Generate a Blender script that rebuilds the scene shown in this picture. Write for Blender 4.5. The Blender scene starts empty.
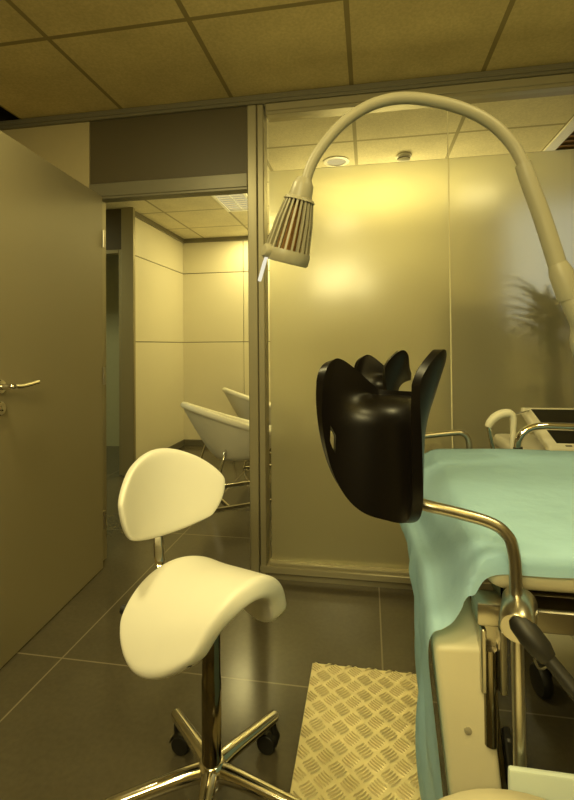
import bpy, bmesh, math, random
from mathutils import Vector, Matrix
random.seed(7)
PI = math.pi
S = bpy.context.scene
COL = S.collection

# ------------------------------------------------------------------ helpers
def link(o):
    COL.objects.link(o)
    return o

def finish(me, angle=40):
    for p in me.polygons:
        p.use_smooth = True
    try:
        me.set_sharp_from_angle(angle=math.radians(angle))
    except Exception:
        pass

def obj(name, bm, m, parent=None, loc=(0, 0, 0), angle=40, recalc=True):
    if recalc:
        bmesh.ops.recalc_face_normals(bm, faces=bm.faces)
    me = bpy.data.meshes.new(name)
    bm.to_mesh(me)
    bm.free()
    finish(me, angle)
    if isinstance(m, (list, tuple)):
        for k in m:
            me.materials.append(k)
    else:
        me.materials.append(m)
    o = link(bpy.data.objects.new(name, me))
    o.location = loc
    if parent:
        o.parent = parent
    return o

def thing(name, label, cat, loc=(0, 0, 0), rotz=0, group=None):
    o = link(bpy.data.objects.new(name, None))
    o.empty_display_size = .05
    o.location = loc
    o.rotation_euler = (0, 0, rotz)
    o['label'] = label
    o['category'] = cat
    if group:
        o['group'] = group
    return o

def tag(o, label, cat, group=None):
    o['label'] = label
    o['category'] = cat
    if group:
        o['group'] = group
    return o

def struct(name, bm, m, parent=None, loc=(0, 0, 0)):
    o = obj(name, bm, m, parent, loc)
    if not parent:
        o['kind'] = 'structure'
    return o

def dup(root, loc, rotz=0, label=None, group=None):
    r = link(root.copy())
    r.location = loc
    r.rotation_euler = (0, 0, rotz)
    if label:
        r['label'] = label
    if group:
        r['group'] = group
    for ch in list(root.children):
        c = link(ch.copy())
        c.parent = r
        for g in list(ch.children):
            d = link(g.copy())
            d.parent = c
    return r

def BM():
    return bmesh.new()

def box(bm, x0, x1, y0, y1, z0, z1, bev=0, seg=2, rot=None):
    vs = [bm.verts.new(p) for p in ((x0, y0, z0), (x1, y0, z0), (x1, y1, z0), (x0, y1, z0),
                                    (x0, y0, z1), (x1, y0, z1), (x1, y1, z1), (x0, y1, z1))]
    fs = [bm.faces.new([vs[i] for i in f]) for f in
          ((3, 2, 1, 0), (4, 5, 6, 7), (0, 1, 5, 4), (1, 2, 6, 5), (2, 3, 7, 6), (3, 0, 4, 7))]
    if bev:
        es = list({e for f in fs for e in f.edges})
        r = bmesh.ops.bevel(bm, geom=es, offset=bev, segments=seg, affect='EDGES', profile=.5)
        vs = list({v for f in r['faces'] for v in f.verts})
    if rot is not None:
        bmesh.ops.transform(bm, matrix=rot, verts=vs)
    return vs

def smooth_path(pts, n=8):
    """Catmull-Rom through the points; each point may carry extra values (radius)."""
    out = []
    P = [tuple(p) for p in pts]
    k = len(P[0])
    for i in range(len(P) - 1):
        p0 = P[max(i - 1, 0)]; p1 = P[i]; p2 = P[i + 1]; p3 = P[min(i + 2, len(P) - 1)]
        for j in range(n):
            t = j / n
            out.append(tuple(.5 * ((2 * p1[a]) + (-p0[a] + p2[a]) * t + (2 * p0[a] - 5 * p1[a] + 4 * p2[a] - p3[a]) * t * t
                                   + (-p0[a] + 3 * p1[a] - 3 * p2[a] + p3[a]) * t ** 3) for a in range(k)))
    out.append(P[-1])
    return out

def tube(bm, pts, r, seg=14, caps=True, flat=1.0):
    """pts: list of (x,y,z) or (x,y,z,r)."""
    P = [Vector(p[:3]) for p in pts]
    R = [(p[3] if len(p) > 3 else r) for p in pts]
    rings = []
    t0 = (P[1] - P[0]).normalized()
    up = Vector((0, 0, 1)) if abs(t0.z) < .9 else Vector((1, 0, 0))
    n = t0.cross(up).normalized()
    for i, p in enumerate(P):
        if i == 0:
            t = (P[1] - P[0])
        elif i == len(P) - 1:
            t = (P[-1] - P[-2])
        else:
            t = (P[i + 1] - P[i]).normalized() + (P[i] - P[i - 1]).normalized()
        t.normalize()
        n = (n - t * n.dot(t)).normalized()
        b = t.cross(n)
        rings.append([bm.verts.new(p + R[i] * (math.cos(a) * n + math.sin(a) * b * flat))
                      for a in [2 * PI * k / seg for k in range(seg)]])
    for a, b in zip(rings, rings[1:]):
        for k in range(seg):
            bm.faces.new((a[k], a[(k + 1) % seg], b[(k + 1) % seg], b[k]))
    if caps:
        bm.faces.new(rings[0][::-1])
        bm.faces.new(rings[-1])
    return rings

def lathe(bm, prof, seg=28, M=None, capb=True, capt=True):
    """prof: list of (r,z)"""
    rings = []
    for r, z in prof:
        rings.append([bm.verts.new((r * math.cos(2 * PI * k / seg), r * math.sin(2 * PI * k / seg), z)) for k in range(seg)])
    for a, b in zip(rings, rings[1:]):
        for k in range(seg):
            bm.faces.new((a[k], a[(k + 1) % seg], b[(k + 1) % seg], b[k]))
    if capb: bm.faces.new(rings[0][::-1])
    if capt: bm.faces.new(rings[-1])
    if M is not None:
        bmesh.ops.transform(bm, matrix=M, verts=[v for r in rings for v in r])

def frame_along(p, d, roll=0):
    """matrix whose local Z points along d, at p"""
    q = Vector(d).normalized().to_track_quat('Z', 'Y')
    return Matrix.Translation(Vector(p)) @ q.to_matrix().to_4x4() @ Matrix.Rotation(roll, 4, 'Z')

def grid(bm, f, nu, nv, thick=0):
    """surface f(i/nu,j/nv) -> (x,y,z); optional thickness via shell"""
    V = [[bm.verts.new(f(i / nu, j / nv)) for j in range(nv + 1)] for i in range(nu + 1)]
    F = [bm.faces.new((V[i][j], V[i + 1][j], V[i + 1][j + 1], V[i][j + 1])) for i in range(nu) for j in range(nv)]
    if thick:
        bmesh.ops.recalc_face_normals(bm, faces=F)
        bmesh.ops.solidify(bm, geom=F, thickness=thick)
    return V

def subsurf(o, lv=2):
    m = o.modifiers.new('Subdivision', 'SUBSURF')
    m.levels = lv
    m.render_levels = lv
    return o

# ------------------------------------------------------------------ materials
def nt(name):
    m = bpy.data.materials.new(name)
    m.use_nodes = True
    n = m.node_tree
    for k in list(n.nodes):
        n.nodes.remove(k)
    out = n.nodes.new('ShaderNodeOutputMaterial')
    return m, n, out

def mat(name, col, rough=.5, metal=0., noise=0., nscale=20., bump=0., bscale=200., coat=0., sss=0., stretch=None, spec=.5):
    m, n, out = nt(name)
    b = n.nodes.new('ShaderNodeBsdfPrincipled')
    n.links.new(b.outputs[0], out.inputs[0])
    b.inputs['Base Color'].default_value = (*col, 1)
    b.inputs['Roughness'].default_value = rough
    b.inputs['Metallic'].default_value = metal
    b.inputs['Coat Weight'].default_value = coat
    b.inputs['Specular IOR Level'].default_value = spec
    tc = n.nodes.new('ShaderNodeTexCoord')
    mp = n.nodes.new('ShaderNodeMapping')
    n.links.new(tc.outputs['Object'], mp.inputs['Vector'])
    if stretch:
        mp.inputs['Scale'].default_value = stretch
    nz = n.nodes.new('ShaderNodeTexNoise')
    nz.inputs['Scale'].default_value = nscale
    nz.inputs['Detail'].default_value = 4
    n.links.new(mp.outputs[0], nz.inputs['Vector'])
    r = n.nodes.new('ShaderNodeMapRange')
    r.inputs[3].default_value = 1 - noise
    r.inputs[4].default_value = 1 + noise
    n.links.new(nz.outputs[0], r.inputs[0])
    vm = n.nodes.new('ShaderNodeVectorMath')
    vm.operation = 'SCALE'
    vm.inputs[0].default_value = col
    n.links.new(r.outputs[0], vm.inputs['Scale'])
    n.links.new(vm.outputs[0], b.inputs['Base Color'])
    if bump:
        n2 = n.nodes.new('ShaderNodeTexNoise')
        n2.inputs['Scale'].default_value = bscale
        n.links.new(mp.outputs[0], n2.inputs['Vector'])
        bp = n.nodes.new('ShaderNodeBump')
        bp.inputs['Strength'].default_value = bump
        bp.inputs['Distance'].default_value = .002
        n.links.new(n2.outputs[0], bp.inputs['Height'])
        n.links.new(bp.outputs[0], b.inputs['Normal'])
    return m

def emit(name, col, st):
    m, n, out = nt(name)
    e = n.nodes.new('ShaderNodeEmission')
    e.inputs[0].default_value = (*col, 1)
    e.inputs[1].default_value = st
    n.links.new(e.outputs[0], out.inputs[0])
    return m

def tiled(name, col, line, px, py, ox, oy, lw, rough=.5, noise=.1, nscale=3., bump=0., fine=120., spots=0., spec=.5):
    """rectangular tile pattern in world XY (objects sit at the origin)"""
    m, n, out = nt(name)
    N = n.nodes.new; L = n.links.new
    b = N('ShaderNodeBsdfPrincipled'); L(b.outputs[0], out.inputs[0])
    b.inputs['Roughness'].default_value = rough
    b.inputs['Specular IOR Level'].default_value = spec
    tc = N('ShaderNodeTexCoord'); sp = N('ShaderNodeSeparateXYZ'); L(tc.outputs['Object'], sp.inputs[0])
    ds = []
    for ax, p, o in ((0, px, ox), (1, py, oy)):
        a = N('ShaderNodeMath'); a.operation = 'SUBTRACT'; L(sp.outputs[ax], a.inputs[0]); a.inputs[1].default_value = o - p / 2
        w = N('ShaderNodeMath'); w.operation = 'FLOORED_MODULO'; L(a.outputs[0], w.inputs[0]); w.inputs[1].default_value = p
        s = N('ShaderNodeMath'); s.operation = 'SUBTRACT'; L(w.outputs[0], s.inputs[0]); s.inputs[1].default_value = p / 2
        d = N('ShaderNodeMath'); d.operation = 'ABSOLUTE'; L(s.outputs[0], d.inputs[0]); ds.append(d)
    mn = N('ShaderNodeMath'); mn.operation = 'MINIMUM'; L(ds[0].outputs[0], mn.inputs[0]); L(ds[1].outputs[0], mn.inputs[1])
    lt = N('ShaderNodeMath'); lt.operation = 'LESS_THAN'; L(mn.outputs[0], lt.inputs[0]); lt.inputs[1].default_value = lw / 2
    nz = N('ShaderNodeTexNoise'); nz.inputs['Scale'].default_value = nscale; nz.inputs['Detail'].default_value = 5
    L(tc.outputs['Object'], nz.inputs['Vector'])
    nf = N('ShaderNodeTexNoise'); nf.inputs['Scale'].default_value = fine; nf.inputs['Detail'].default_value = 3
    L(tc.outputs['Object'], nf.inputs['Vector'])
    r = N('ShaderNodeMapRange'); r.inputs[1].default_value = .3; r.inputs[2].default_value = .7
    r.inputs[3].default_value = 1 - noise; r.inputs[4].default_value = 1 + noise; L(nz.outputs[0], r.inputs[0])
    r2 = N('ShaderNodeMapRange'); r2.inputs[1].default_value = .35; r2.inputs[2].default_value = .65
    r2.inputs[3].default_value = 1 - spots; r2.inputs[4].default_value = 1; L(nf.outputs[0], r2.inputs[0])
    mu = N('ShaderNodeMath'); mu.operation = 'MULTIPLY'; L(r.outputs[0], mu.inputs[0]); L(r2.outputs[0], mu.inputs[1])
    vm = N('ShaderNodeVectorMath'); vm.operation = 'SCALE'; vm.inputs[0].default_value = col; L(mu.outputs[0], vm.inputs['Scale'])
    mx = N('ShaderNodeMix'); mx.data_type = 'RGBA'
    L(lt.outputs[0], mx.inputs[0]); L(vm.outputs[0], mx.inputs[6]); mx.inputs[7].default_value = (*line, 1)
    L(mx.outputs[2], b.inputs['Base Color'])
    if bump:
        bp = N('ShaderNodeBump'); bp.inputs['Strength'].default_value = bump; bp.inputs['Distance'].default_value = .003
        L(nf.outputs[0], bp.inputs['Height']); L(bp.outputs[0], b.inputs['Normal'])
    return m

def frosted(name):
    m, n, out = nt(name)
    N = n.nodes.new; L = n.links.new
    b = N('ShaderNodeBsdfPrincipled')
    b.inputs['Base Color'].default_value = (.92, .915, .76, 1)
    b.inputs['Roughness'].default_value = .29
    b.inputs['IOR'].default_value = 1.40
    b.inputs['Transmission Weight'].default_value = 1
    t = N('ShaderNodeBsdfTranslucent'); t.inputs[0].default_value = (.85, .80, .62, 1)
    d = N('ShaderNodeBsdfDiffuse'); d.inputs[0].default_value = (.55, .52, .40, 1)
    m1 = N('ShaderNodeMixShader'); m1.inputs[0].default_value = .18
    L(b.outputs[0], m1.inputs[1]); L(t.outputs[0], m1.inputs[2])
    m2 = N('ShaderNodeMixShader'); m2.inputs[0].default_value = .12
    L(m1.outputs[0], m2.inputs[1]); L(d.outputs[0], m2.inputs[2])
    g = N('ShaderNodeBsdfGlossy'); g.inputs['Roughness'].default_value = .17
    f = N('ShaderNodeFresnel'); f.inputs[0].default_value = 1.45
    m3 = N('ShaderNodeMixShader')
    L(f.outputs[0], m3.inputs[0]); L(m2.outputs[0], m3.inputs[1]); L(g.outputs[0], m3.inputs[2])
    L(m3.outputs[0], out.inputs[0])
    return m

def clear_glass(name):
    m, n, out = nt(name)
    N = n.nodes.new; L = n.links.new
    t = N('ShaderNodeBsdfTransparent'); t.inputs[0].default_value = (.97, .96, .92, 1)
    g = N('ShaderNodeBsdfGlossy'); g.inputs['Roughness'].default_value = .02
    f = N('ShaderNodeFresnel'); f.inputs[0].default_value = 1.35
    x = N('ShaderNodeMixShader')
    L(f.outputs[0], x.inputs[0]); L(t.outputs[0], x.inputs[1]); L(g.outputs[0], x.inputs[2]); L(x.outputs[0], out.inputs[0])
    return m

def sheet_mat(name):
    m, n, out = nt(name)
    N = n.nodes.new; L = n.links.new
    b = N('ShaderNodeBsdfPrincipled')
    b.inputs['Base Color'].default_value = (.48, .76, 1.0, 1)
    b.inputs['Roughness'].default_value = .65
    b.inputs['Specular IOR Level'].default_value = .25
    tc = N('ShaderNodeTexCoord')
    nz = N('ShaderNodeTexNoise'); nz.inputs['Scale'].default_value = 16; nz.inputs['Detail'].default_value = 6
    L(tc.outputs['Object'], nz.inputs['Vector'])
    bp = N('ShaderNodeBump'); bp.inputs['Strength'].default_value = .5; bp.inputs['Distance'].default_value = .012
    L(nz.outputs[0], bp.inputs['Height']); L(bp.outputs[0], b.inputs['Normal'])
    t = N('ShaderNodeBsdfTranslucent'); t.inputs[0].default_value = (.50, .81, 1.0, 1)
    x = N('ShaderNodeMixShader'); x.inputs[0].default_value = .30
    L(b.outputs[0], x.inputs[1]); L(t.outputs[0], x.inputs[2])
    tr = N('ShaderNodeBsdfTransparent'); tr.inputs[0].default_value = (.7, .92, .95, 1)
    y = N('ShaderNodeMixShader'); y.inputs[0].default_value = .10
    L(x.outputs[0], y.inputs[1]); L(tr.outputs[0], y.inputs[2])
    L(y.outputs[0], out.inputs[0])
    return m

T = .6
GX, GY = -1.2655, 1.6764
M = {}
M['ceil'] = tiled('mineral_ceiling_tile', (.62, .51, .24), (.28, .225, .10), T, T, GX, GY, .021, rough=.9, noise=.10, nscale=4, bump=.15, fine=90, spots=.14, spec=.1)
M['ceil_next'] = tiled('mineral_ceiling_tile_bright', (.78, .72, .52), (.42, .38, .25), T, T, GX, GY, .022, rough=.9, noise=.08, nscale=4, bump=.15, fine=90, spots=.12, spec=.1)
M['floor'] = tiled('grey_porcelain_tile', (.092, .078, .050), (.21, .18, .12), 1.169, 1.15, -1.1312, 1.5749, .006, rough=.19, noise=.16, nscale=2.2, bump=.02, fine=60, spots=.1)
M['wall'] = mat('painted_wall', (.42, .355, .20), .6, noise=.03, bump=.05)
M['panel'] = mat('cream_wall_panel', (.82, .77, .60), .45, noise=.02, nscale=3)
M['joint'] = mat('panel_joint', (.16, .14, .09), .6)
M['dark'] = mat('dark_laminate', (.082, .066, .034), .5, noise=.06, nscale=3)
M['alu'] = mat('anodised_aluminium', (.36, .325, .215), .38, .35, noise=.05, nscale=8, stretch=(1, 1, .1))
M['aludark'] = mat('dark_anodised_aluminium', (.20, .185, .13), .42, .3, noise=.05)
M['door'] = mat('grey_door_laminate', (.265, .228, .135), .36, noise=.05, nscale=1.6, spec=.5)
M['plenum'] = mat('dark_plenum', (.03, .022, .012), .9, noise=.5, nscale=6)
M['chrome'] = mat('polished_chrome', (.78, .75, .68), .10, 1.0, noise=.02)
M['steel'] = mat('brushed_steel', (.52, .49, .41), .28, 1.0, noise=.05, nscale=40)
M['darksteel'] = mat('dark_chrome', (.22, .19, .13), .12, 1.0, noise=.02)
M['white'] = mat('white_upholstery', (.88, .86, .77), .42, noise=.015, bump=.04, bscale=500, coat=.05)
M['cream'] = mat('cream_vinyl', (.60, .55, .39), .45, noise=.03, bump=.05, bscale=400)
M['black'] = mat('black_moulded_plastic', (.004, .003, .0025), .33, noise=.1, spec=.24)
M['rubber'] = mat('black_rubber', (.012, .011, .009), .5, noise=.1)
M['lamp'] = mat('white_lamp_plastic', (.36, .335, .24), .40, noise=.02)
M['lampwhite'] = mat('bright_white_plastic', (.92, .90, .82), .35, noise=.01)
M['pin'] = emit('white_pin_added_glow', (1.0, .93, .70), .9)  # plain white pin; emission stands in for the light it reflects
M['button'] = mat('dull_button', (.30, .27, .19), .5)
M['cab'] = mat('dark_cabinet_laminate', (.10, .098, .06), .5, noise=.05)
M['bulb'] = mat('brown_lamp_housing', (.30, .15, .04), .5, noise=.2)
M['tread'] = mat('aluminium_tread_plate', (.86, .78, .54), .33, .62, noise=.06, nscale=12)
M['screen'] = mat('black_display_glass', (.008, .007, .005), .2, spec=.2)
M['machine'] = mat('machine_cream_plastic', (.68, .65, .52), .45, noise=.02)
M['leaf'] = mat('green_leaf', (.035, .075, .02), .5, noise=.3, nscale=9)
M['soil'] = mat('plant_pot', (.09, .08, .06), .6, noise=.1)
M['trunk'] = mat('plant_trunk', (.10, .07, .04), .8, noise=.3, nscale=30)
M['palepanel'] = mat('pale_blue_grey_cover', (.55, .62, .58), .45, noise=.02)
M['frost'] = frosted('frosted_film_glass')
M['clear'] = clear_glass('clear_glass')
M['sheet'] = sheet_mat('pale_blue_disposable_sheet')
M['lumin'] = emit('luminaire_glow', (1.0, .84, .40), .7)
M['lightbox'] = emit('lightbox_glow', (1.0, .92, .68), 6.0)
M['greenglass'] = mat('green_tinted_wall', (.40, .40, .25), .5, noise=.05)

# ------------------------------------------------------------------ camera (principal point above the crop centre)
YAW, PITCH, ROLL, FPX, CXP, CYP, CAMH = .1724, .0157, -.0086, 465.92, 287.0, 337.9, 1.1526
fw = Vector((-math.sin(YAW) * math.cos(PITCH), math.cos(YAW) * math.cos(PITCH), math.sin(PITCH)))
rt = Vector((math.cos(YAW), math.sin(YAW), 0))
up = rt.cross(fw)
r2 = rt * math.cos(ROLL) + up * math.sin(ROLL)
u2 = -rt * math.sin(ROLL) + up * math.cos(ROLL)
cd = bpy.data.cameras.new('camera')
cam = link(bpy.data.objects.new('camera', cd))
cd.sensor_fit = 'HORIZONTAL'
cd.sensor_width = 36
cd.lens = 36 * FPX / 574
cd.shift_x = 0
cd.shift_y = -(400 - CYP) / 574
cd.clip_start = .02
Mx = Matrix((r2, u2, -fw)).transposed().to_4x4()
Mx.translation = (0, 0, CAMH)
cam.matrix_world = Mx
S.camera = cam

# ------------------------------------------------------------------ room shell
D = 2.259          # partition plane (front face)
HC = 2.404         # ceiling height
XL, XR, YB = -2.47, 2.3, -2.4
DB = D + .08       # back of partition

bm = BM(); box(bm, -5.2, 3.4, YB - .1, 5.4, -.08, 0)
struct('floor', bm, M['floor'])

# our ceiling with one tile missing in the left corner
bm = BM()
GL = GX - T
box(bm, GL, XR, YB, D, HC, HC + .02)
box(bm, XL, GL, YB, GY, HC, HC + .02)
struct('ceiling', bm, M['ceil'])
bm = BM()
box(bm, XL, GL, D + .1, D + .12, HC + .02, HC + .5)
box(bm, XL - .02, XL, GY, D + .1, HC, HC + .5)
box(bm, XL, GL, GY - .02, GY, HC + .02, HC + .5)
box(bm, GL, GL + .02, GY, D + .1, HC + .02, HC + .5)
box(bm, XL, GL, GY, D + .1, HC + .5, HC + .52)
struct('ceiling_void', bm, M['plenum'])
bm = BM(); box(bm, -2.14, 3.2, DB, 5.17, HC, HC + .02)
box(bm, -5, -2.14, DB, 3.92, HC, HC + .02)
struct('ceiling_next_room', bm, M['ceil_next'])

bm = BM(); box(bm, XL - .1, XL, YB, D, 0, HC); struct('wall_left', bm, M['wall'])
bm = BM(); box(bm, XR, XR + .1, YB, D, 0, HC); struct('wall_right', bm, M['wall'])
bm = BM(); box(bm, XL, XR, YB - .1, YB, 0, HC); struct('wall_back', bm, M['wall'])

# partition: light panel left of the door, dark header, right-hand stub
bm = BM(); box(bm, XL, -1.458, D, DB, 0, 2.36); box(bm, -1.458, -1.45, D + .004, DB, 0, 1.93)
struct('wall_front_left', bm, M['wall'])
bm = BM(); box(bm, -1.454, -.578, D + .003, DB - .003, 2.018, 2.36)
struct('wall_front_header', bm, M['dark'])
bm = BM(); box(bm, 1.62, XR, D, DB, 0, 2.36); struct('wall_front_right', bm, M['wall'])
# ceiling channel
bm = BM(); box(bm, XL, XR, D - .016, DB + .01, 2.357, HC - .001, .003, 1)
box(bm, XL, XR, D - .022, D - .012, 2.372, 2.386, .002, 1)
struct('trim_1', bm, M['aludark'])

# door frame
bm = BM()
box(bm, -1.456, -1.416, D - .0, DB + .012, 0, 1.95, .003, 1)                # hinge jamb
box(bm, -.586, -.538, D - .010, DB + .012, 0, 2.357, .004, 1)              # strike post
struct('trim_2', bm, M['alu'])
bm = BM()
box(bm, -1.456, -.586, D - .010, DB + .012, 1.946, 2.019, .004, 1)           # head
box(bm, -1.416, -.586, D - .006, D + .03, 1.934, 1.950, .003, 1)             # rebate strip
struct('trim_6', bm, M['aludark'])

# glazed partition
win = BM()
box(win, -.536, -.503, D - .006, DB, .0, 2.357, .004, 1)        # left stile
box(win, -.536, 1.62, D - .014, DB, .036, .070, .004, 1)        # bottom rail
box(win, -.492, 1.62, D - .004, DB, .066, .086, .006, 2)
box(win, -.536, 1.62, D + .012, DB - .01, .0, .040, 0)          # recessed plinth
box(win, -.492, 1.62, D - .010, DB, 2.318, 2.357, .004, 1)      # top rail
box(win, -.492, 1.62, D - .002, DB, 2.302, 2.322, .003, 1)
box(win, 1.58, 1.62, D - .006, DB, .0, 2.357, .004, 1)
w1 = struct('window_1', win, M['alu'])
SEAM = .383
for a, b in ((-.484, SEAM - .0025), (SEAM + .0025, 1.585)):
    bm = BM(); box(bm, a, b, D + .030, D + .040, .075, 2.030)
    obj('frosted_pane', bm, M['frost'], w1)
    bm = BM(); box(bm, a, b, D + .032, D + .038, 2.0305, 2.312)
    obj('clear_pane', bm, M['clear'], w1)
bm = BM(); box(bm, SEAM - .0024, SEAM + .0024, D + .029, D + .041, .078, 2.312)
obj('pane_joint', bm, mat('pale_silicone_joint', (.85, .8, .55), .3), w1)
# dark plinth line along the wall foot
bm = BM(); box(bm, 1.62, XR, D - .012, D - .001, 0, .06); struct('baseboard_front', bm, M['aludark'])

# door leaf, hinged at the left jamb, standing open into the room
door = thing('door_1', 'grey laminate door leaf standing open on the left with lever handle', 'door', (-1.368, D - .022, 0), 0)
del door['label']; del door['category']
door['kind'] = 'structure'
door.rotation_euler = (0, 0, math.radians(4.6))
# local: leaf runs along -Y from the hinge, visible face towards +X
bm = BM(); box(bm, -.042, 0, -.83, 0, .004, 1.942, .002, 1); obj('door_leaf', bm, M['door'], door)
hl = BM()
hy, hz = -.765, 1.012
lathe(hl, [(.026, 0), (.026, .006), (.023, .009), (.011, .010), (.010, .045)], 24, frame_along((0, hy, hz), (1, 0, 0)))
tube(hl, smooth_path([(.028, hy, hz), (.046, hy, hz), (.052, hy + .012, hz), (.052, hy + .045, hz - .002), (.051, hy + .10, hz + .002), (.050, hy + .145, hz + .007)], 6), .0095, 14)
obj('door_handle', hl, M['chrome'], door)
hl = BM()
lathe(hl, [(.025, 0), (.025, .006), (.022, .009), (.010, .009), (.010, .011), (.004, .012)], 24, frame_along((0, hy, hz - .078), (1, 0, 0)))
obj('lock_rose', hl, M['chrome'], door)
hg = BM()
for z in (.25, 1.0, 1.72):
    tube(hg, [(.002, .006, z - .045), (.002, .006, z + .045)], .008, 10)
obj('hinge', hg, M['steel'], door)

# ---- next room
def panel_wall(name, origin, du, length, nrm, seams, mats):
    """cream cladding made of separate boards set in a dark backing; all one structural wall"""
    pass

zs = [.06, 1.196, 2.0, HC]
bm = BM(); box(bm, -2.2, 3.2, 5.175, 5.28, 0, HC); struct('wall_next_back', bm, M['joint'])
bm = BM()
for x0, x1 in ((-2.135, -1.405), (-1.399, -.20), (-.194, 1.0), (1.006, 2.2), (2.206, 3.2)):
    for a, b in zip(zs, zs[1:]):
        box(bm, x0, x1, 5.165, 5.178, a + .004, b - .004, .0015, 1)
struct('wall_next_back_panels', bm, M['panel'])
bm = BM(); box(bm, -2.24, -2.140, 3.93, 5.28, 0, HC); struct('wall_next_left', bm, M['joint'])
bm = BM()
for a, b in zip(zs, zs[1:]):
    box(bm, -2.142, -2.128, 3.90, 5.164, a + .004, b - .004, .0015, 1)
struct('wall_next_left_panels', bm, M['panel'])
bm = BM()
box(bm, -2.128, 3.2, 5.15, 5.166, 0, .06); box(bm, -2.130, -2.116, 3.96, 5.16, 0, .06)
struct('baseboard_next_room', bm, M['aludark'])
bm = BM()
box(bm, -2.128, 3.2, 5.135, 5.165, HC - .045, HC - .002); box(bm, -2.14, -2.10, 3.90, 5.15, HC - .045, HC - .002)
struct('trim_3', bm, M['aludark'])
# column, header and side screen of the far corner
bm = BM(); box(bm, -2.18, -2.062, 3.86, 3.90, 0, HC - .002, .004, 1); struct('trim_4', bm, M['alu'])
bm = BM(); box(bm, -5, -2.18, 3.88, 3.94, 2.02, HC - .002); struct('wall_next_header', bm, M['dark'])
bm = BM()
box(bm, -2.212, -2.18, 3.872, 3.95, 0, 2.03, .003, 1); box(bm, -5, -2.212, 3.872, 3.95, 1.995, 2.03, .003, 1)
struct('trim_5', bm, M['alu'])
bm = BM(); box(bm, -5, -2.2, 5.0, 5.1, 0, HC); box(bm, -5.1, -5, DB, 5.1, 0, HC); struct('wall_corridor', bm, M['greenglass'])
bm = BM(); box(bm, 3.2, 3.3, DB, 5.28, 0, HC); struct('wall_next_right', bm, M['wall'])
bm = BM(); box(bm, -5, XL - .1, D + .02, DB, 0, HC); struct('wall_corridor_front', bm, M['wall'])

# ------------------------------------------------------------------ ceiling fittings of the next room
sd = thing('smoke_detector', 'small round white smoke detector on the ceiling behind the glass', 'smoke detector', (.245, 3.16, HC))
bm = BM(); lathe(bm, [(.052, 0), (.052, -.012), (.044, -.018)], 28, None, True, True); obj('mounting_base', bm, M['lampwhite'], sd)
bm = BM(); lathe(bm, [(.040, -.018), (.042, -.034), (.030, -.046), (.012, -.048)], 28); obj('sensor_head', bm, M['lampwhite'], sd)
bm = BM(); lathe(bm, [(.0425, -.022), (.0425, -.027)], 28); obj('vent_slot', bm, M['rubber'], sd)

dl = thing('downlight', 'round recessed downlight in the ceiling beyond the glass, left of the smoke detector', 'downlight', (-.20, 3.17, HC))
bm = BM(); lathe(bm, [(.085, -.001), (.088, -.006), (.066, -.008), (.062, -.002)], 32, None, False, False); obj('trim_ring', bm, M['lampwhite'], dl)
bm = BM(); lathe(bm, [(.001, -.003), (.063, -.003)], 32, None, False, False); obj('diffuser', bm, M['lumin'], dl)

lu = thing('ceiling_luminaire', 'long recessed ceiling light with louvre seen through the doorway', 'ceiling light', (-1.12, 3.86, HC))
bm = BM()
for a, b, c, d in ((-.15, -.12, -.29, .29), (.12, .15, -.29, .29), (-.12, .12, -.29, -.26), (-.12, .12, .26, .29)):
    box(bm, a, b, c, d, -.012, -.001, .002, 1)
obj('frame', bm, M['lampwhite'], lu)
bm = BM()
for k in range(9):
    y = -.23 + k * .0575
    box(bm, -.12, .12, y - .003, y + .003, -.010, -.002)
box(bm, -.004, .004, -.26, .26, -.010, -.002)
obj('louvre', bm, M['lampwhite'], lu)
bm = BM(); box(bm, -.118, .118, -.258, .258, -.0018, -.0008); obj('diffuser', bm, M['lumin'], lu)

vt = thing('ceiling_vent', 'square white air diffuser in the ceiling behind the glass at far right', 'air vent', (1.42, 3.05, HC))
bm = BM()
for a, b, c, d in ((-.29, -.22, -.29, .29), (.22, .29, -.29, .29), (-.22, .22, -.29, -.22), (-.22, .22, .22, .29)):
    box(bm, a, b, c, d, -.014, -.001, .003, 1)
obj('frame', bm, M['lampwhite'], vt)
bm = BM(); box(bm, -.22, .22, -.22, .22, -.004, -.001); obj('backing', bm, M['bulb'], vt)
bm = BM()
for k in range(6):
    y = -.18 + k * .072
    box(bm, -.22, .22, -.012, .012, -.001, .001, 0, 1, Matrix.Translation((0, y, -.010)) @ Matrix.Rotation(.6, 4, 'X'))
obj('slat', bm, M['trunk'], vt)

cb = thing('cabinet', 'dark cabinet blurred behind the frosted glass, left of the plant', 'cabinet', (.75, 3.6, 0))
bm = BM(); box(bm, -.20, .20, -.18, .20, .06, 1.40, .004, 1); box(bm, -.21, .21, -.205, .21, 1.40, 1.425, .004, 1); obj('carcass', bm, M['cab'], cb)
bm = BM(); box(bm, -.18, .18, -.16, .18, 0, .06); obj('plinth', bm, M['rubber'], cb)
for s_ in (-1, 1):
    bm = BM(); box(bm, min(.003 * s_, .197 * s_), max(.003 * s_, .197 * s_), -.20, -.18, .07, 1.39, .003, 1); dr = obj('door', bm, M['cab'], cb)
    bm = BM(); tube(bm, smooth_path([(.03 * s_, -.20, .70), (.03 * s_, -.225, .71), (.03 * s_, -.225, .81), (.03 * s_, -.20, .82)], 4), .005, 8); obj('handle', bm, M['steel'], dr)

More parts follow.
